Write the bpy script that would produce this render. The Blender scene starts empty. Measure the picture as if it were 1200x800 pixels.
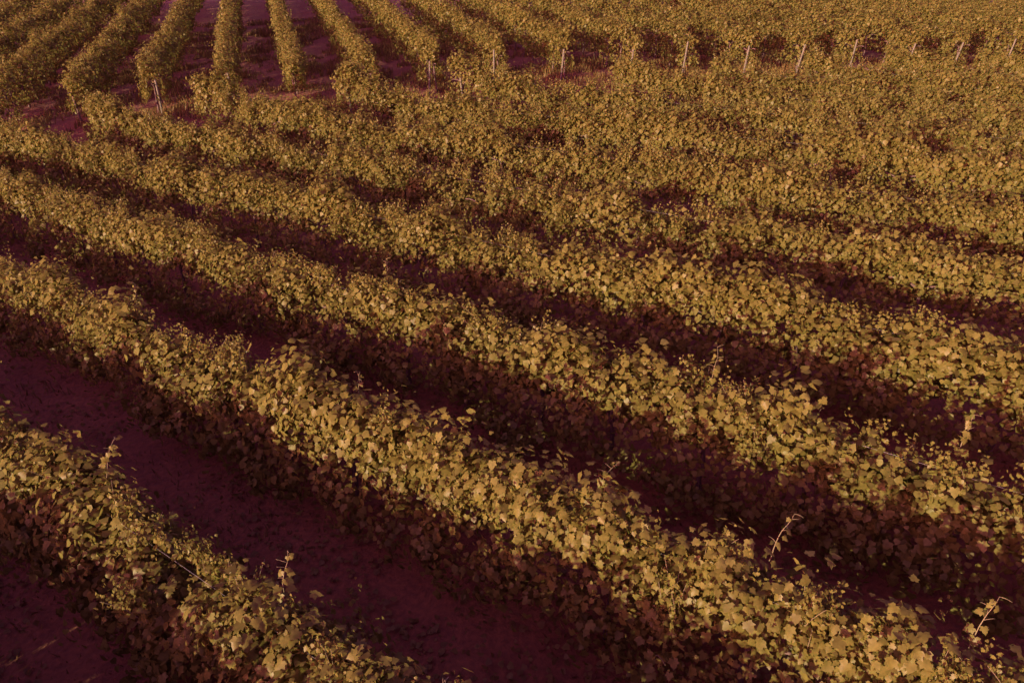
import bpy, math, random
import numpy as np
from mathutils import Matrix, Vector

S = bpy.context.scene
COL = S.collection
R = math.radians

# ---------------------------------------------------------------- camera, sky, sun, exposure
ROW_TOP = 1.9                       # height of the clipped canopy above the soil
CAM_Z = 4.51 + ROW_TOP
cam_d = bpy.data.cameras.new('camera')
cam_d.sensor_width = 36.0
cam_d.lens = 36.0 * 810.8 / 1200.0
cam_d.clip_start = 0.05
cam_d.clip_end = 5000.0
cam = bpy.data.objects.new('camera', cam_d)
COL.objects.link(cam)
cam.matrix_world = (Matrix.Translation((0, 0, CAM_Z))
                    @ Matrix.Rotation(math.pi / 2 - 0.4925, 4, 'X')
                    @ Matrix.Rotation(-0.0136, 4, 'Z'))
S.camera = cam

SUN_AZ, SUN_EL = R(-135), R(10.5)     # azimuth from the viewing direction, to the right positive
W = bpy.data.worlds.new('World')
S.world = W
W.use_nodes = True
nt = W.node_tree
nt.nodes.clear()
sky = nt.nodes.new('ShaderNodeTexSky')
sky.sky_type = 'NISHITA'
sky.sun_disc = False
sky.sun_elevation = SUN_EL
sky.sun_rotation = SUN_AZ % (2 * math.pi)
sky.dust_density = 3.0
sky.ozone_density = 1.0
tint = nt.nodes.new('ShaderNodeMix')
tint.data_type = 'RGBA'
tint.blend_type = 'MULTIPLY'
tint.inputs[0].default_value = 1.0
tint.inputs[7].default_value = (1.5, 0.46, 1.25, 1)     # the wine red cast of the whole light
bg = nt.nodes.new('ShaderNodeBackground')
bg.inputs['Strength'].default_value = 0.15
wo = nt.nodes.new('ShaderNodeOutputWorld')
nt.links.new(sky.outputs[0], tint.inputs[6])
nt.links.new(tint.outputs[2], bg.inputs['Color'])
nt.links.new(bg.outputs[0], wo.inputs[0])

sl = bpy.data.lights.new('sun', 'SUN')
sl.energy = 4.7
sl.angle = R(0.6)
sl.color = (1.0, 0.90, 0.66)
so = bpy.data.objects.new('sun', sl)
COL.objects.link(so)
to_sun = Vector((math.sin(SUN_AZ) * math.cos(SUN_EL), math.cos(SUN_AZ) * math.cos(SUN_EL), math.sin(SUN_EL)))
so.rotation_euler = to_sun.to_track_quat('Z', 'Y').to_euler()
so.location = (0, 0, 60)

S.view_settings.view_transform = 'Standard'
S.view_settings.look = 'None'
S.view_settings.gamma = 1.0
S.view_settings.exposure = 0.92
S.view_settings.use_curve_mapping = False
S.cycles.max_bounces = 8
S.cycles.diffuse_bounces = 5
S.cycles.transmission_bounces = 4

# ---------------------------------------------------------------- helpers
rng = np.random.default_rng(11)
random.seed(5)
_grid = np.random.default_rng(3).random((256, 256))


def vnoise(x, y, seed=0):
    x = np.asarray(x, float) + seed * 17.31
    y = np.asarray(y, float) + seed * 5.77
    xi, yi = np.floor(x).astype(int), np.floor(y).astype(int)
    fx, fy = x - xi, y - yi
    fx, fy = fx * fx * (3 - 2 * fx), fy * fy * (3 - 2 * fy)
    g = lambda a, b: _grid[a & 255, b & 255]
    return ((g(xi, yi) * (1 - fx) + g(xi + 1, yi) * fx) * (1 - fy)
            + (g(xi, yi + 1) * (1 - fx) + g(xi + 1, yi + 1) * fx) * fy) * 2 - 1


def sm(x):
    x = np.clip(x, 0, 1)
    return x * x * (3 - 2 * x)


AZ_A, AZ_B = -0.9764, -0.305        # directions of the near rows and of the hillside rows
DA = np.array([math.sin(AZ_A), math.cos(AZ_A)])
NA = np.array([math.cos(AZ_A), -math.sin(AZ_A)])
DB = np.array([math.sin(AZ_B), math.cos(AZ_B)])
NB = np.array([math.cos(AZ_B), -math.sin(AZ_B)])


def ground_z(x, y):
    x = np.asarray(x, float)
    y = np.asarray(y, float)
    d = x * NA[0] + y * NA[1]
    t = x * DA[0] + y * DA[1]
    t = np.clip(t, -20, 60)
    dd = np.clip(d, 0, None)
    dd = np.where(dd > 40, 40 + 8 * np.tanh((dd - 40) / 8), dd)     # the slope eases off to a plateau
    q = np.where(dd < 9, 0.0064 * dd * dd, 0.518 + 0.10 * (dd - 9))
    w = sm((y - 21.5) / 4.5)
    z = q + w * (0.16 + 0.0285 * t)
    z -= 0.075 * np.clip(x - 3, 0, 25) * sm((d - 17) / 8)
    return z


def mat_nodes(name):
    m = bpy.data.materials.new(name)
    m.use_nodes = True
    n = m.node_tree
    n.nodes.clear()
    return m, n, n.nodes.new('ShaderNodeOutputMaterial')


def ramp(n, stops):
    r = n.nodes.new('ShaderNodeValToRGB')
    e = r.color_ramp.elements
    while len(e) < len(stops):
        e.new(0.5)
    for i, (p, c) in enumerate(stops):
        e[i].position = p
        e[i].color = (*c, 1)
    return r


def leaf_material(name, stops, trans=0.3):
    m, n, out = mat_nodes(name)
    a = n.nodes.new('ShaderNodeAttribute')
    a.attribute_name = 'tint'
    r = ramp(n, stops)
    tc = n.nodes.new('ShaderNodeNewGeometry')
    no = n.nodes.new('ShaderNodeTexNoise')
    no.inputs['Scale'].default_value = 26
    no.inputs['Detail'].default_value = 3
    mx = n.nodes.new('ShaderNodeMix')
    mx.data_type = 'RGBA'
    mx.blend_type = 'MULTIPLY'
    mx.inputs[0].default_value = 1
    br = ramp(n, [(0.3, (0.78, 0.76, 0.72)), (0.7, (1.12, 1.1, 1.08))])
    d = n.nodes.new('ShaderNodeBsdfDiffuse')
    t = n.nodes.new('ShaderNodeBsdfTranslucent')
    g = n.nodes.new('ShaderNodeBsdfGlossy')
    g.inputs['Roughness'].default_value = 0.42
    g.inputs['Color'].default_value = (0.8, 0.7, 0.6, 1)
    s1 = n.nodes.new('ShaderNodeMixShader')
    s1.inputs[0].default_value = trans
    s2 = n.nodes.new('ShaderNodeMixShader')
    s2.inputs[0].default_value = 0.012
    L = n.links.new
    L(a.outputs['Fac'], r.inputs[0])
    L(tc.outputs['Position'], no.inputs['Vector'])
    L(no.outputs['Fac'], br.inputs[0])
    L(r.outputs[0], mx.inputs[6])
    L(br.outputs[0], mx.inputs[7])
    L(mx.outputs[2], d.inputs[0])
    L(mx.outputs[2], t.inputs[0])
    L(d.outputs[0], s1.inputs[1])
    L(t.outputs[0], s1.inputs[2])
    L(s1.outputs[0], s2.inputs[1])
    L(g.outputs[0], s2.inputs[2])
    L(s2.outputs[0], out.inputs[0])
    return m


def wood_material(name, c0, c1, scale):
    m, n, out = mat_nodes(name)
    tc = n.nodes.new('ShaderNodeTexCoord')
    mp = n.nodes.new('ShaderNodeMapping')
    mp.inputs['Scale'].default_value = (scale, scale, scale * 0.12)
    no = n.nodes.new('ShaderNodeTexNoise')
    no.inputs['Scale'].default_value = 6
    no.inputs['Detail'].default_value = 6
    r = ramp(n, [(0.3, c0), (0.7, c1)])
    b = n.nodes.new('ShaderNodeBsdfPrincipled')
    b.inputs['Roughness'].default_value = 0.85
    bu = n.nodes.new('ShaderNodeBump')
    bu.inputs['Strength'].default_value = 0.5
    bu.inputs['Distance'].default_value = 0.01
    L = n.links.new
    L(tc.outputs['Object'], mp.inputs[0])
    L(mp.outputs[0], no.inputs['Vector'])
    L(no.outputs['Fac'], r.inputs[0])
    L(no.outputs['Fac'], bu.inputs['Height'])
    L(r.outputs[0], b.inputs['Base Color'])
    L(bu.outputs[0], b.inputs['Normal'])
    L(b.outputs[0], out.inputs[0])
    return m


M_LEAF = leaf_material('vine_leaf', [(0.0, (0.155, 0.126, 0.030)), (0.3, (0.195, 0.162, 0.034)),
                                     (0.6, (0.212, 0.177, 0.037)), (0.85, (0.224, 0.186, 0.041)),
                                     (1.0, (0.232, 0.189, 0.050))], 0.5)
M_CANE = wood_material('vine_cane', (0.15, 0.10, 0.045), (0.24, 0.17, 0.075), 8)
M_BARK = wood_material('vine_bark', (0.07, 0.035, 0.025), (0.16, 0.085, 0.06), 10)
M_POST = wood_material('weathered_wood', (0.10, 0.078, 0.045), (0.17, 0.135, 0.08), 9)
M_GRASS = leaf_material('grass_blade', [(0.0, (0.15, 0.085, 0.03)), (0.5, (0.19, 0.115, 0.035)),
                                        (1.0, (0.24, 0.16, 0.05))], 0.25)


def wire_material():
    m, n, out = mat_nodes('steel_wire')
    b = n.nodes.new('ShaderNodeBsdfPrincipled')
    no = n.nodes.new('ShaderNodeTexNoise')
    no.inputs['Scale'].default_value = 40
    r = ramp(n, [(0.35, (0.20, 0.14, 0.12)), (0.65, (0.34, 0.28, 0.25))])
    n.links.new(no.outputs['Fac'], r.inputs[0])
    n.links.new(r.outputs[0], b.inputs['Base Color'])
    b.inputs['Roughness'].default_value = 0.5
    b.inputs['Metallic'].default_value = 0.7
    n.links.new(b.outputs[0], out.inputs[0])
    return m


M_WIRE = wire_material()


def soil_material():
    m, n, out = mat_nodes('vineyard_soil')
    g = n.nodes.new('ShaderNodeNewGeometry')
    a = n.nodes.new('ShaderNodeTexNoise')
    a.inputs['Scale'].default_value = 0.9
    a.inputs['Detail'].default_value = 8
    a.inputs['Roughness'].default_value = 0.65
    b = n.nodes.new('ShaderNodeTexNoise')
    b.inputs['Scale'].default_value = 14
    b.inputs['Detail'].default_value = 8
    r1 = ramp(n, [(0.3, (0.17, 0.052, 0.017)), (0.55, (0.21, 0.072, 0.022)), (0.75, (0.23, 0.095, 0.028))])
    r2 = ramp(n, [(0.3, (0.7, 0.7, 0.7)), (0.7, (1.2, 1.2, 1.2))])
    mx = n.nodes.new('ShaderNodeMix')
    mx.data_type = 'RGBA'
    mx.blend_type = 'MULTIPLY'
    mx.inputs[0].default_value = 1
    p = n.nodes.new('ShaderNodeBsdfPrincipled')
    p.inputs['Roughness'].default_value = 0.95
    bu = n.nodes.new('ShaderNodeBump')
    bu.inputs['Strength'].default_value = 0.8
    bu.inputs['Distance'].default_value = 0.05
    L = n.links.new
    L(g.outputs['Position'], a.inputs['Vector'])
    L(g.outputs['Position'], b.inputs['Vector'])
    L(a.outputs['Fac'], r1.inputs[0])
    L(b.outputs['Fac'], r2.inputs[0])
    L(r1.outputs[0], mx.inputs[6])
    L(r2.outputs[0], mx.inputs[7])
    L(mx.outputs[2], p.inputs['Base Color'])
    L(b.outputs['Fac'], bu.inputs['Height'])
    L(bu.outputs[0], p.inputs['Normal'])
    L(p.outputs[0], out.inputs[0])
    return m


def mesh_from(name, V, F, mat, tint=None, smooth=True):
    """V (n,3); F (m,k) faces of one size."""
    me = bpy.data.meshes.new(name)
    V = np.asarray(V, np.float32)
    F = np.asarray(F, np.int32)
    k = F.shape[1]
    me.vertices.add(len(V))
    me.vertices.foreach_set('co', V.ravel())
    me.loops.add(F.size)
    me.loops.foreach_set('vertex_index', F.ravel())
    me.polygons.add(len(F))
    me.polygons.foreach_set('loop_start', np.arange(0, F.size, k, dtype=np.int32))
    me.polygons.foreach_set('use_smooth', np.full(len(F), smooth))
    if tint is not None:
        a = me.attributes.new('tint', 'FLOAT', 'POINT')
        a.data.foreach_set('value', np.asarray(tint, np.float32))
    me.update(calc_edges=True)
    me.materials.append(mat)
    return me


def link(name, data, parent=None, loc=None):
    o = bpy.data.objects.new(name, data)
    COL.objects.link(o)
    if parent is not None:
        o.parent = parent
    if loc is not None:
        o.location = loc
    return o


def tube(path, radii, sides=5):
    """tapered tube through the points of path."""
    P = np.asarray(path, float)
    n = len(P)
    T = np.gradient(P, axis=0)
    T /= np.linalg.norm(T, axis=1)[:, None] + 1e-9
    ref = np.array([0.31, 0.95, 0.07])
    U = np.cross(T, ref)
    U /= np.linalg.norm(U, axis=1)[:, None] + 1e-9
    Q = np.cross(T, U)
    a = np.arange(sides) * 2 * math.pi / sides
    V = (P[:, None] + np.asarray(radii)[:, None, None]
         * (np.cos(a)[None, :, None] * U[:, None] + np.sin(a)[None, :, None] * Q[:, None])).reshape(-1, 3)
    F = []
    for i in range(n - 1):
        for j in range(sides):
            b = (j + 1) % sides
            F.append((i * sides + j, i * sides + b, (i + 1) * sides + b, (i + 1) * sides + j))
    V = np.vstack([V, P[:1], P[-1:]])
    c0, c1 = n * sides, n * sides + 1
    for j in range(sides):
        b = (j + 1) % sides
        F.append((c0, b, j, j))
        F.append((c1, (n - 1) * sides + j, (n - 1) * sides + b, (n - 1) * sides + b))
    return V, F


def tubes_mesh(name, parts, mat):
    me = bpy.data.meshes.new(name)
    V, F, o = [], [], 0
    for v, f in parts:
        V.append(v)
        F += [tuple(dict.fromkeys(i + o for i in q)) for q in f]
        o += len(v)
    me.from_pydata(np.vstack(V).tolist(), [], F)
    me.polygons.foreach_set('use_smooth', np.full(len(me.polygons), True))
    me.update()
    me.materials.append(mat)
    return me


# ---------------------------------------------------------------- leaf shapes (x across, y to the tip, z the face)
_half = [(0.13, -0.12), (0.40, -0.07), (0.37, 0.10), (0.57, 0.33), (0.33, 0.42), (0.27, 0.64), (0.10, 0.80)]
_out = [(0.0, 0.04)] + _half + [(0.0, 0.97)] + [(-x, y) for x, y in reversed(_half)]


def leaf_z(x, y):
    return -0.42 * np.abs(x) ** 1.4 - 0.34 * np.clip(y - 0.3, 0, None) ** 1.5


T0 = np.array([(0.0, 0.32)] + _out)
F0 = np.array([(0, 1 + (i + 1) % len(_out), 1 + i) for i in range(len(_out))])
_o1 = [(0.0, -0.03), (0.46, 0.0), (0.54, 0.42), (0.0, 0.97), (-0.50, 0.40), (-0.44, -0.02)]
T1 = np.array(_o1)
F1 = np.array([(0, 2, 1), (0, 3, 2), (0, 4, 3), (0, 5, 4)])
_o2 = [(0.0, -0.05), (0.5, 0.25), (0.0, 0.95), (-0.5, 0.25)]
T2 = np.array(_o2)
F2 = np.array([(0, 2, 1), (0, 3, 2)])
TEMPL = []
for T, F in ((T0, F0), (T1, F1), (T2, F2)):
    TEMPL.append((np.column_stack([T[:, 0], T[:, 1], leaf_z(T[:, 0], T[:, 1])]), F))


def frames(nrm, tip):
    n = nrm / (np.linalg.norm(nrm, axis=1)[:, None] + 1e-9)
    y = tip - (tip * n).sum(1)[:, None] * n
    y /= np.linalg.norm(y, axis=1)[:, None] + 1e-9
    x = np.cross(y, n)
    return np.stack([x, y, n], axis=2)          # columns are the leaf axes


def leaves_mesh(name, pos, Rm, size, curl, tn, lods):
    VV, FF, TT, o = [], [], [], 0
    for lod in (0, 1, 2):
        m = lods == lod
        n = int(m.sum())
        if not n:
            continue
        T, F = TEMPL[lod]
        L = np.repeat(T[None], n, 0)
        L[:, :, 2] *= curl[m][:, None]
        V = np.einsum('nij,nkj->nki', Rm[m], L * size[m][:, None, None]) + pos[m][:, None]
        VV.append(V.reshape(-1, 3))
        FF.append((F[None] + (np.arange(n) * len(T))[:, None, None]).reshape(-1, 3) + o)
        TT.append(np.repeat(tn[m], len(T)))
        o += n * len(T)
    return mesh_from(name, np.vstack(VV), np.vstack(FF), M_LEAF, np.concatenate(TT))


LEAF_VARIANTS = []                              # shared by the leaves that are objects of their own
for i in range(10):
    T, F = TEMPL[0]
    L = T.copy()
    L[:, 2] *= rng.uniform(-0.2, 1.7)
    L[:, 2] += 0.05 * np.sin(L[:, 0] * rng.uniform(3, 8) + i)
    L[:, 0] *= rng.uniform(0.92, 1.08)
    LEAF_VARIANTS.append(mesh_from('leaf', L, F, M_LEAF, np.full(len(T), (i + 0.5) / 10)))


# ---------------------------------------------------------------- ground
def axis(lo, a, b, hi, step):
    return np.unique(np.concatenate([-np.geomspace(1, 1 - lo + a, 40)[::-1] + 1 + a, np.arange(a, b, step),
                                     np.geomspace(1, hi - b + 1, 40) - 1 + b]))


gx = axis(-1500, -36, 40, 1500, 0.5)
gy = axis(-900, -10, 62, 2500, 0.5)
X, Y = np.meshgrid(gx, gy)
Z = ground_z(X, Y)
near = np.exp(-(np.hypot(X, Y - 20) / 60) ** 4)
Z = Z + near * (0.035 * vnoise(X * 0.9, Y * 0.9, 1) + 0.02 * vnoise(X * 2.3, Y * 2.3, 2))
nx, ny = len(gx), len(gy)
ii = (np.arange(ny - 1)[:, None] * nx + np.arange(nx - 1)[None]).ravel()
gm = mesh_from('ground', np.column_stack([X.ravel(), Y.ravel(), Z.ravel()]),
               np.column_stack([ii, ii + 1, ii + nx + 1, ii + nx]), soil_material())
ground = link('ground', gm)
ground['kind'] = 'structure'
ground['label'] = 'dark wine red soil between and around the vine rows'

# ---------------------------------------------------------------- vine rows
CAMP = np.array([0, 0, CAM_Z])
CM = np.array(cam.matrix_world.inverted())


def project(P):
    q = P @ CM[:3, :3].T + CM[:3, 3]
    zc = -q[:, 2]
    f = 810.8
    return 600 + f * q[:, 0] / zc, 400 - f * q[:, 1] / zc, zc


LEAF = 0.067                         # mean width of a vine leaf


def dist_size(P):
    d = np.linalg.norm(P - CAMP, axis=1)
    return LEAF * (1 + np.clip(d - 7, 0, None) / 95), d


def canopy(base, dirv, nrm, s0, s1, per_m, hw, seed, top, low, taper, shoots, rough=0.14, flare=0.62):
    """positions, frames and sizes of the leaves of one row; s runs along the row."""
    def section(s):
        cw = hw * (1 + 0.25 * vnoise(s * 0.5, s * 0 + 3.3, seed + 4))
        ct = top * (1 + rough * vnoise(s * 0.8, s * 0 + 7.7, seed + 5) + 0.10 * vnoise(s * 1.9, s * 0, seed + 8) + 0.05 * vnoise(s * 4.6, s * 0, seed + 10)) - 0.27
        for e, t in ((s - s0, taper[0]), (s1 - s, taper[1])):
            if t:
                cw = cw * (0.5 + 0.5 * sm(e / t))
        return cw, ct

    def place(s, ph, rho):
        cw, ct = section(s)
        c, si = np.cos(ph), np.sin(ph)
        zc, hh = (ct + low) / 2, (ct - low) / 2
        off = cw * np.sign(c) * np.abs(c) ** 0.75 * rho * (1 - 0.10 * si + flare * sm((0.35 - si) / 0.8))
        zz = zc + hh * np.sign(si) * np.abs(si) ** 0.75 * (0.4 + 0.6 * rho)
        off = off + 0.10 * vnoise(s * 0.33, s * 0 + 1.2, seed + 6)
        xy = base[None] + s[:, None] * dirv[None] + off[:, None] * nrm[None]
        pos = np.column_stack([xy, ground_z(xy[:, 0], xy[:, 1]) + zz])
        return pos, np.column_stack([c[:, None] * nrm[None], si])

    def lump(s, ph):
        return 0.38 * vnoise(s * 1.3, ph * 1.4, seed) + 0.20 * vnoise(s * 3.1, ph * 2.7, seed + 1)

    P, NN, TT, SS = [], [], [], []
    Ln = s1 - s0
    # inner and skin leaves
    n = int(Ln * per_m * 0.42)
    s = rng.uniform(s0, s1, n)
    ph = rng.uniform(-0.7, math.pi + 0.7, n)
    depth = np.minimum(np.abs(rng.exponential(0.16, n)), 0.6) + 0.06
    pos, outv = place(s, ph, 1 + lump(s, ph) - depth)
    P.append(pos)
    NN.append(outv * 0.8 + np.array([0, 0, 0.4]) + 0.62 * rng.standard_normal((n, 3)))
    TT.append(outv * 0.35 + np.array([0, 0, -1.0]) + 0.5 * rng.standard_normal((n, 3)))
    SS.append(rng.lognormal(0, 0.36, n))
    # bunches of leaves on the drooping side shoots: they make the lumps and the dark pockets between
    per = 20
    nc = int(Ln * per_m * 0.58 / per)
    s = rng.uniform(s0, s1, nc)
    ph = rng.uniform(-0.55, math.pi + 0.55, nc)
    pocket = vnoise(s * 1.9, ph * 2.0, seed + 2)
    keep = (pocket > -0.28) | (rng.random(nc) < 0.12)
    s, ph = s[keep], ph[keep]
    nc = len(s)
    up = np.clip(np.sin(ph), 0, 1)
    rho = 1 + lump(s, ph) + rng.exponential(0.07, nc) - 0.06
    cpos, cout = place(s, ph, rho)
    cpos[:, 2] += up ** 3 * (rng.exponential(0.05, nc) + 0.10 * vnoise(s * 2.6, ph * 0.6, seed + 3))
    ax = np.array([0, 0, -1.0]) + cout * 0.5 + 0.55 * rng.standard_normal((nc, 3))
    ax /= np.linalg.norm(ax, axis=1)[:, None]
    sp = rng.uniform(0.7, 1.35, nc)
    u = rng.normal(0, 1, (nc, per))
    lat = rng.normal(0, 1, (nc, per, 3))
    offv = ax[:, None] * (u * 0.125 * sp[:, None])[:, :, None] + lat * 0.066 * sp[:, None, None]
    pos = (cpos[:, None] + offv).reshape(-1, 3)
    outw = np.repeat(cout, per, 0)
    dirn = offv.reshape(-1, 3) / 0.1
    m = len(pos)
    P.append(pos)
    NN.append(outw * 0.7 + dirn * 0.5 + np.array([0, 0, 0.24]) + 0.44 * rng.standard_normal((m, 3)))
    TT.append(outw * 0.35 + np.array([0, 0, -1.0]) + dirn * 0.2 + 0.4 * rng.standard_normal((m, 3)))
    SS.append(rng.lognormal(0, 0.44, m))
    # leafy shoots that stand out of the top
    stems = []
    nt_ = max(1, int(Ln * 2.0))                      # upright tufts: several shoots that rise together
    tufts = [(rng.uniform(s0, s1), rng.normal(0, hw * 0.6), min(0.48, 0.06 + rng.exponential(0.16)),
              rng.normal(0, 0.25, 2)) for _ in range(nt_)]
    for i in range(int(Ln * shoots)):
        if rng.random() < 0.62:
            ta, to, th, tl = tufts[int(rng.integers(nt_))]
            a = min(s1, max(s0, ta + rng.normal(0, 0.085)))
            o = to + rng.normal(0, 0.06)
            h = th * rng.uniform(0.45, 1.0)
            lean = tl + rng.normal(0, 0.14, 2)
        else:
            a = rng.uniform(s0, s1)
            h = min(0.3, rng.exponential(0.07) + 0.02)
            o = rng.normal(0, hw * 0.75)
            lean = rng.normal(0, 0.28, 2)
        g = base + a * dirv + o * nrm
        zt = float(ground_z(g[0], g[1])) + top - 0.32 - 0.28 * abs(o / hw)
        L = h + 0.26
        m = max(6, int(L / 0.028))
        u = np.linspace(0.1, 1, m)
        p = np.column_stack([g[0] + lean[0] * L * u ** 1.5, g[1] + lean[1] * L * u ** 1.5, zt + L * u * (1 - 0.15 * u)])
        if i % 6 == 0:
            stems.append(p)
        an = rng.uniform(0, 6.28, m)
        ov = np.column_stack([np.cos(an), np.sin(an), np.full(m, 0.0)])
        P.append(p + ov * 0.045)
        NN.append(ov * 0.9 + np.array([0, 0, 0.32]) + 0.35 * rng.standard_normal((m, 3)))
        TT.append(ov * 0.5 + np.array([0, 0, -0.9]) + 0.3 * rng.standard_normal((m, 3)))
        SS.append((1.05 - 0.6 * u) * rng.uniform(0.75, 1.15, m))
    P, NN, TT, SS = np.vstack(P), np.vstack(NN), np.vstack(TT), np.concatenate(SS)
    size, d = dist_size(P)
    px, py, zc = project(P)
    seen = (zc > 0.2) & (px > -140) & (px < 1340) & (py > -90) & (py < 900)      # coarser leaves well outside the view
    keep = rng.random(len(P)) < (LEAF / size) ** 2 * np.where(seen, 1.0, 0.4)
    d, size = np.where(seen, d, 99.0), size * np.where(seen, 1.0, 1.45)
    P, NN, TT, SS, size, d = P[keep], NN[keep], TT[keep], SS[keep], size[keep], d[keep]
    size = np.clip(SS, 0.35, 1.6) * size
    lods = np.where(d < 7.6, 0, np.where(d < 12, 1, 2))
    return P, frames(NN, TT), size, lods, stems


def trunk_mesh(i):
    r = np.random.default_rng(50 + i)
    z = np.linspace(-0.08, 0.95, 7)
    p = np.column_stack([np.cumsum(r.normal(0, 0.025, 7)), np.cumsum(r.normal(0, 0.025, 7)), z])
    parts = [tube(p, np.array([0.055, 0.042, 0.034, 0.032, 0.031, 0.033, 0.028]), 6)]
    for sgn in (-1, 1):
        u = np.linspace(0, 1, 5)
        q = p[-1] + np.column_stack([sgn * 0.5 * u, r.normal(0, 0.02, 5), 0.1 * np.sin(u * 2)])
        parts.append(tube(q, 0.024 - 0.010 * u, 5))
    return tubes_mesh('trunk', parts, M_BARK)


TRUNKS = [trunk_mesh(i) for i in range(4)]


def post_mesh(h, r):
    z = np.array([-0.25, 0.0, h * 0.5, h - 0.015, h])
    p = np.column_stack([0.006 * np.sin(z * 3), 0.005 * np.cos(z * 2), z])
    return tubes_mesh('end_post', [tube(p, np.array([r, r, r * 0.97, r * 0.95, r * 0.85]), 10)], M_POST)


POSTS = [post_mesh(1.2, 0.036), post_mesh(1.32, 0.034)]
STAKE = post_mesh(1.75, 0.03)
STAKE.name = 'stake'


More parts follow.
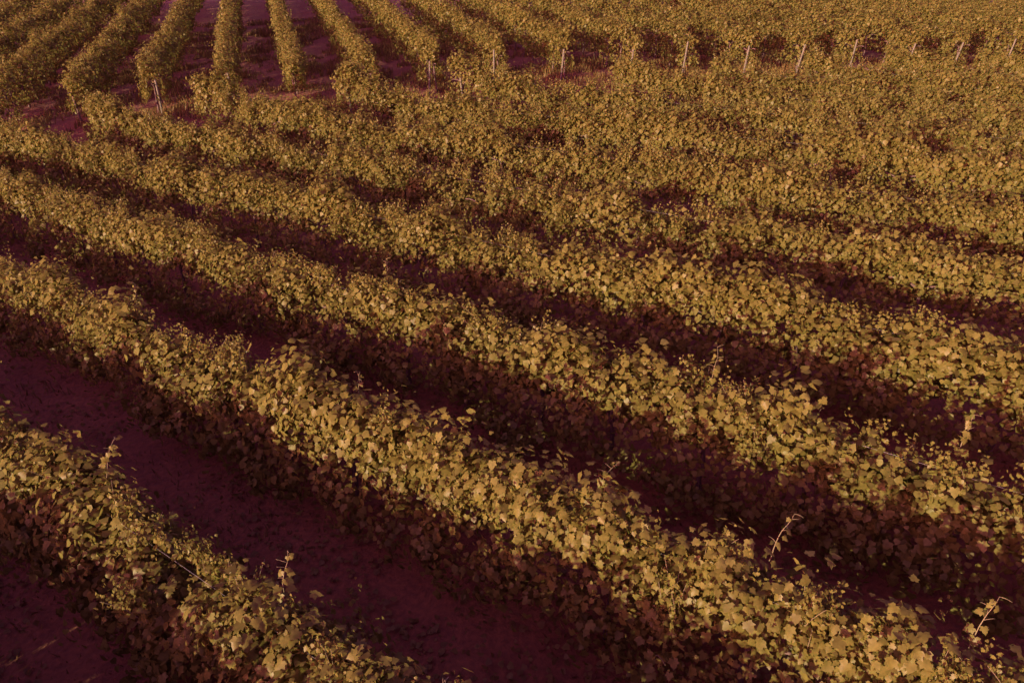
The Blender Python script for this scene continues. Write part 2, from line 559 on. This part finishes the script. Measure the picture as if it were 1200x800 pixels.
def make_row(label, group, base, dirv, nrm, s0, s1, per_m, hw, seed, lod, leaf_parts=0, trunks=None,
             posts=(), shoots=2.2, top=ROW_TOP, low=0.22, taper=(0, 0), hand_shoots=()):
    mid = base + dirv * (s0 + s1) / 2
    org = np.array([mid[0], mid[1], float(ground_z(mid[0], mid[1]))])
    root = link('grapevine_row', None, loc=org)
    root.empty_display_size = 0.5
    root['label'] = label
    root['category'] = 'vine row'
    root['group'] = group
    P, Rm, sz, lods, stems = canopy(base, dirv, nrm, s0, s1, per_m, hw, seed, top, low, taper, shoots, *((0.17, 0.98) if group == GA else (0.08, 0.2)))
    n = len(P)
    curl = rng.uniform(-0.5, 1.9, n)
    tn = np.clip(0.52 + 0.24 * rng.standard_normal(n) + 0.16 * vnoise(P[:, 0] * 1.2, P[:, 1] * 1.2 + P[:, 2], 9), 0, 1)
    rest = np.ones(n, bool)
    if leaf_parts:
        px, py, zc = project(P)
        view = CAMP - P
        view /= np.linalg.norm(view, axis=1)[:, None]
        face = np.abs((Rm[:, :, 2] * view).sum(1))
        rel = P[:, :2] - base
        o = rel @ nrm
        hgt = P[:, 2] - ground_z(P[:, 0], P[:, 1])
        outer = np.maximum(-o / hw, (hgt - 1.2) / 0.7)
        ok = (px > 3) & (px < 1197) & (py > 3) & (py < 797) & (zc > 0)
        score = np.where(ok, sz / np.maximum(zc, 0.1) * (0.3 + face) * (0.4 + np.clip(outer, 0, 1.2)), -1)
        pick = []
        cells = {}
        for i in np.argsort(-score):
            if score[i] <= 0 or len(pick) >= leaf_parts:
                break
            c = (int(px[i] // 26), int(py[i] // 26))
            if cells.get(c, 0) >= 2:
                continue
            cells[c] = cells.get(c, 0) + 1
            pick.append(i)
        for i in pick:
            rest[i] = False
            v = min(9, int(tn[i] * 10))
            o = bpy.data.objects.new('leaf', LEAF_VARIANTS[v])
            COL.objects.link(o)
            o.parent = root
            M = np.eye(4)
            M[:3, :3] = Rm[i] * sz[i]
            M[:3, 3] = P[i] - org
            o.matrix_basis = Matrix(M.tolist())
    fo = link('foliage', leaves_mesh('foliage', P[rest] - org, Rm[rest], sz[rest], curl[rest], tn[rest], lods[rest]), root)
    fo['kind'] = 'stuff'
    # canes inside the canopy
    if lod < 1:
        parts = [tube(p - org, np.linspace(0.004, 0.0018, len(p)), 4) for p in stems]
        if parts:
            c = link('canes', tubes_mesh('canes', parts, M_CANE), root)
            c['kind'] = 'stuff'
    # trained trunks
    if trunks:
        for s in np.arange(trunks[0], trunks[1], 1.25):
            q = base + dirv * (s + rng.uniform(-0.1, 0.1))
            t = link('trunk', TRUNKS[int(rng.integers(4))], root)
            t.location = (q[0] - org[0], q[1] - org[1], float(ground_z(q[0], q[1])) - org[2])
            t.rotation_euler = (0, 0, math.atan2(dirv[1], dirv[0]) + (math.pi if rng.random() < 0.5 else 0))
        for hz in (0.95, 1.45):
            ss = np.arange(s0 + 0.3, s1 - 0.3, 1.5)
            q = base[None] + ss[:, None] * dirv[None]
            pth = np.column_stack([q, ground_z(q[:, 0], q[:, 1]) + hz]) - org
            link('wire', tubes_mesh('wire', [tube(pth, np.full(len(pth), 0.0018), 3)], M_WIRE), root)
    for (s, off, kind, lean_along, lean_side) in posts:
        q = base + dirv * s + nrm * off
        p = link('end_post', (POSTS[0], POSTS[1], STAKE)[kind], root)
        p.location = (q[0] - org[0], q[1] - org[1], float(ground_z(q[0], q[1])) - org[2])
        ax = dirv * lean_along + nrm * lean_side
        p.rotation_euler = Vector((ax[0], ax[1], 1.0)).to_track_quat('Z', 'Y').to_euler()
    # long bare-tipped shoots that reach out of the near rows
    for (s, off, L, la, ls, arch, nl) in hand_shoots[::3]:
        L *= 0.62
        q = base + dirv * s + nrm * off
        z0 = float(ground_z(q[0], q[1])) + top - 0.22
        u = np.linspace(0, 1, 9)
        side = dirv * la + nrm * ls
        pth = np.column_stack([q[0] + side[0] * L * u ** 1.3 + 0.02 * vnoise(u * 4, u * 0, seed + int(s * 7)),
                               q[1] + side[1] * L * u ** 1.3 + 0.02 * vnoise(u * 4, u * 0 + 5, seed + int(s * 7)),
                               z0 + (0.2 + L) * u - arch * L * u ** 2.4])
        parts = [tube(pth - org, np.linspace(0.005, 0.0016, 9), 5)]
        for j in range(3, 9):                     # tendrils and side stalks
            a = rng.uniform(0, 6.28)
            w = np.linspace(0, 1, 5)
            l2 = rng.uniform(0.03, 0.10)
            tp = pth[j] + np.column_stack([np.cos(a) * l2 * w, np.sin(a) * l2 * w, l2 * (0.6 * w - 0.5 * rng.random() * w ** 2)])
            parts.append(tube(tp - org, np.linspace(0.003, 0.0013, 5), 4))
        sh = link('shoot', tubes_mesh('shoot', parts, M_CANE), root)
        nl = int(nl * 1.7)
        for j in range(nl):
            w = (j + 0.4) / nl
            p = np.array([np.interp(w, u, pth[:, k]) for k in range(3)])
            a = rng.uniform(0, 6.28)
            ov = np.array([math.cos(a), math.sin(a), 0.0])
            Rf = frames((ov * 0.5 + np.array([0, 0, 0.7]) - np.array([0, 0.5, 0]) + 0.3 * rng.standard_normal(3))[None],
                        (ov + np.array([0, 0, -0.7]))[None])[0]
            M = np.eye(4)
            M[:3, :3] = Rf * LEAF * 1.6 * (1.05 - 0.6 * w) * rng.uniform(0.75, 1.05)
            M[:3, 3] = p + ov * 0.035 - org
            o = bpy.data.objects.new('leaf', LEAF_VARIANTS[int(rng.integers(2, 10))])
            COL.objects.link(o)
            o.parent = sh
            o.matrix_basis = Matrix(M.tolist())
    return root


# near block: rows that run from the upper left to the lower right
GA = 'vine rows of the near block'
A_INFO = {
    -2: 'unseen vine row farthest behind the viewpoint',
    -1: 'unseen vine row passing just behind the viewpoint',
    0: 'nearest vine row, crossing the bottom left corner with long bare shoots',
    1: 'broad vine row from the left edge to the bottom right corner, second nearest',
    2: 'third vine row from the bottom left, ending at the lower right edge',
    3: 'fourth vine row from the bottom left corner, its crest crossing mid frame',
    4: 'fifth vine row from the bottom left, first whose left end shows at the headland',
    5: 'sixth vine row from the bottom left, second whose left end shows at the headland',
    6: 'seventh vine row from the bottom left, third whose left end shows',
    7: 'eighth vine row from the bottom left, fourth whose left end shows',
    8: 'ninth vine row from the bottom left, sixth from the headland on the right',
    9: 'tenth vine row from the bottom left, fifth from the headland on the right',
    10: 'eleventh vine row from the bottom left, fourth from the headland on the right',
    11: 'twelfth vine row from the bottom left, third from the headland on the right',
    12: 'second to last vine row of the near block, short, by the right headland',
    13: 'last vine row of the near block, shortest, against the headland at right',
}
T_RANGE = {-2: (-8, 40), -1: (-4, 40), 0: (-1.5, 37), 1: (-3.5, 34), 2: (-3.5, 31)}
HAND = {
    0: [(2.2, 0.05, 0.55, 0.15, 0.55, 0.75, 8), (2.5, 0.3, 0.5, -0.4, 0.5, 0.25, 5), (3.6, 0.3, 0.75, -0.65, 0.5, 0.35, 9),
        (4.1, 0.25, 0.45, -0.2, 0.3, 0.1, 7), (4.7, 0.25, 0.4, -0.2, 0.4, 0.1, 6), (5.4, 0.1, 0.45, 0, 0.2, 0, 8),
        (6.9, 0.2, 0.6, -0.3, 0.5, 0.1, 9), (7.4, 0.3, 0.4, -0.3, 0.4, 0.1, 6)],
    1: [(-0.9, 0.25, 0.5, -0.2, 0.4, 0.1, 6), (-0.2, 0.25, 0.65, -0.5, 0.5, 0.2, 5), (0.25, 0.3, 0.55, 0.2, 0.5, 0.1, 4),
        (0.65, 0.3, 0.5, -0.35, 0.5, 0.1, 5), (1.3, 0.3, 0.4, -0.2, 0.3, 0.05, 5), (1.9, 0.25, 0.5, 0.0, 0.2, 0, 7),
        (2.35, 0.25, 0.5, -0.5, 0.4, 0.35, 7), (2.8, 0.2, 0.65, 0.0, 0.15, 0, 8), (4.4, 0.2, 0.3, 0.1, 0.3, 0, 6),
        (5.6, 0.2, 0.3, 0, 0.4, 0, 5), (7.0, 0.2, 0.35, 0.1, 0.3, 0.1, 6), (8.6, 0.25, 0.4, -0.2, 0.3, 0, 6),
        (10.4, 0.2, 0.42, 0, 0.2, 0, 8), (11.9, 0.2, 0.45, 0, 0.2, 0, 8), (12.9, 0.2, 0.45, 0.1, 0.2, 0, 8)],
    2: [(-0.6, 0.2, 0.4, -0.1, 0.2, 0, 7), (0.7, 0.2, 0.4, 0.1, 0.3, 0, 6), (1.6, 0.2, 0.35, -0.2, 0.3, 0, 6), (2.0, 0.1, 0.5, 0.0, 0.1, 0, 9),
        (3.3, -0.2, 0.5, 0.1, -0.3, 0.1, 8), (5.2, 0.2, 0.35, 0, 0.2, 0, 6), (7.4, 0.2, 0.4, 0.1, 0.2, 0, 7)],
}
B_END = {-6: 23.0, -5: 23.1, -4: 23.2, -3: 23.4, -2: 23.6, -1: 24.2, 0: 25.3, 1: 25.9, 2: 26.5, 3: 26.4, 4: 26.0, 5: 27.0, 6: 27.7, 7: 27.9,
         8: 27.9, 9: 29.0, 10: 29.3, 11: 30.0, 12: 30.6, 13: 30.9, 14: 31.6, 15: 32.0}


def b_end(k):
    return B_END.get(k, 32.0 + 0.2 * (k - 15))


_bx, _by = [], []
for k in range(-4, 24):
    p = (-6.834 + 2.489 * k) * NB
    p = p + (b_end(k) - p[1]) / DB[1] * DB
    _bx.append(p[0])
    _by.append(p[1])
for k in range(-2, 14):
    d = 2.2 + 2.5 * k
    base = d * NA
    if k in T_RANGE:
        t0, t1 = T_RANGE[k]
    else:
        tt = np.linspace(-4, 40, 881)
        q = base[None] + tt[:, None] * DA[None]
        inside = q[:, 1] < np.interp(q[:, 0], _bx, _by) - 1.5 - 2.2 * sm((q[:, 0] + 6) / 12)
        t0, t1 = -4.0, float(tt[inside].max())
        if k == 3:
            t1 = 28.5
    make_row(A_INFO[k], GA, base, DA, NA, t0, t1, 2750 if k >= 0 else 6000, 0.34, 20 + k * 7, 0 if 0 <= k < 3 else 2,
             leaf_parts={0: 240, 1: 240, 2: 240, 3: 200}.get(k, 0), trunks=(t0 + 0.4, min(t1 - 0.3, 26)) if k >= 0 else None,
             posts=[(t1 - 0.5, 0, 0, 0.12, 0)] if k >= 4 else (), taper=(0, 0.9 if k >= 4 else 0),
             hand_shoots=HAND.get(k, ()), shoots=38.0 if k >= 0 else 4.0, top=ROW_TOP - 0.10, low=0.2 if k >= 0 else 0.05)  # unseen rows behind the viewpoint: made denser and lower to block the sun

# hillside block: rows that climb away from the headland
GB = 'vine rows of the hillside block'
ORD = ['leftmost', 'second', 'third', 'fourth', 'fifth', 'sixth', 'seventh', 'eighth', 'ninth', 'tenth', 'eleventh', 'twelfth',
       'thirteenth', 'fourteenth', 'fifteenth', 'sixteenth', 'seventeenth', 'eighteenth', 'nineteenth', 'twentieth',
       'twenty-first', 'twenty-second', 'twenty-third', 'twenty-fourth', 'twenty-fifth', 'twenty-sixth', 'rightmost']
for k in range(-6, 23):
    off = -6.834 + 2.489 * k
    base = off * NB
    s0 = (b_end(k) - base[1]) / DB[1]
    lab = '%s vine row climbing the hillside, counted from the left edge' % (ORD[k + 4] if k >= -4 else '')
    if k < -4:
        lab = ('hillside vine row just outside the left edge', 'hillside vine row second outside the left edge')[-5 - k]
    if k in (4, 5, 6, 7, 8):
        lab += ', pale post at its end'
    posts = []
    if k >= 4 or k in (1, 2):
        posts = [(s0 + 0.15, -0.30 if k > 3 else 0.2, 0 if k % 3 else 1, -0.10 - 0.04 * (k % 3), 0.04 * (k % 2))]
    make_row(lab, GB, base, DB, NB, s0, s0 + (32 if k < 6 else 20), 1600 if k > -5 else 800, 0.28, 200 + k * 7, 2,
             trunks=(s0 + 0.4, s0 + 8), posts=posts, shoots=8.0, low=0.22, taper=(0.5, 0))

# ---------------------------------------------------------------- weeds and grass on the soil
def blades(n):
    x = rng.uniform(-30, 26, n)
    y = rng.uniform(-1, 44, n)
    y[:n // 2] = rng.uniform(19, 46, n // 2)            # the headland and the hillside lanes are the grassiest
    keep = (np.abs(x) < 0.85 * (y + 4)) & (vnoise(x * 0.8, y * 0.8, 31) + 0.5 * vnoise(x * 2.6, y * 2.6, 32) > -0.15)
    x, y = x[keep], y[keep]
    n = len(x)
    z = ground_z(x, y) - 0.02
    h = rng.uniform(0.04, 0.15, n) * (1 + 0.5 * vnoise(x, y, 33)) * (1 + 0.9 * sm((y - 18) / 4))
    a = rng.uniform(0, 6.28, n)
    w = rng.uniform(0.006, 0.018, n) * (1 + 0.8 * sm((y - 18) / 4))
    ln = rng.uniform(0.1, 0.7, n) * h
    dx, dy = np.cos(a), np.sin(a)
    V = np.zeros((n, 3, 3))
    V[:, 0] = np.column_stack([x - dy * w, y + dx * w, z])
    V[:, 1] = np.column_stack([x + dy * w, y - dx * w, z])
    V[:, 2] = np.column_stack([x + dx * ln, y + dy * ln, z + h])
    return mesh_from('grass', V.reshape(-1, 3), np.arange(n * 3).reshape(-1, 3), M_GRASS, np.repeat(rng.random(n), 3))


gr = link('grass', blades(380000))
gr['kind'] = 'stuff'
gr['label'] = 'low dry grass and weeds on the soil between vine rows'
gr['category'] = 'grass'


def litter(n):
    """fallen leaves and small broad-leaved weeds."""
    y = rng.uniform(0.5, 44, n)
    x = rng.uniform(-1, 1, n) * (0.75 * y + 4)
    keep = vnoise(x * 0.7, y * 0.7, 41) + 0.6 * vnoise(x * 2.2, y * 2.2, 42) > -0.1
    x, y = x[keep], y[keep]
    n = len(x)
    weed = vnoise(x * 1.1, y * 1.1, 43) > 0.1
    z = ground_z(x, y) + np.where(weed, rng.uniform(0.02, 0.2, n), 0.035)
    N = np.array([0, 0, 1.0]) + np.where(weed, 0.5, 0.25)[:, None] * rng.standard_normal((n, 3))
    T = rng.standard_normal((n, 3))
    lods = np.where(np.hypot(x, y) < 7, 1, 2)
    return leaves_mesh('ground_cover', np.column_stack([x, y, z]), frames(N, T), rng.uniform(0.03, 0.085, n),
                       rng.uniform(-1, 2.5, n), np.clip(0.3 + 0.3 * rng.standard_normal(n), 0, 1), lods)


M_SAVE = M_LEAF
M_LEAF = leaf_material('ground_cover_leaf', [(0.0, (0.16, 0.095, 0.03)), (0.5, (0.21, 0.13, 0.04)),
                                             (1.0, (0.22, 0.16, 0.045))], 0.3)
gc = link('ground_cover', litter(90000))
gc['kind'] = 'stuff'
gc['label'] = 'fallen leaves and small weeds scattered on the soil'
gc['category'] = 'ground cover'
M_LEAF = M_SAVE
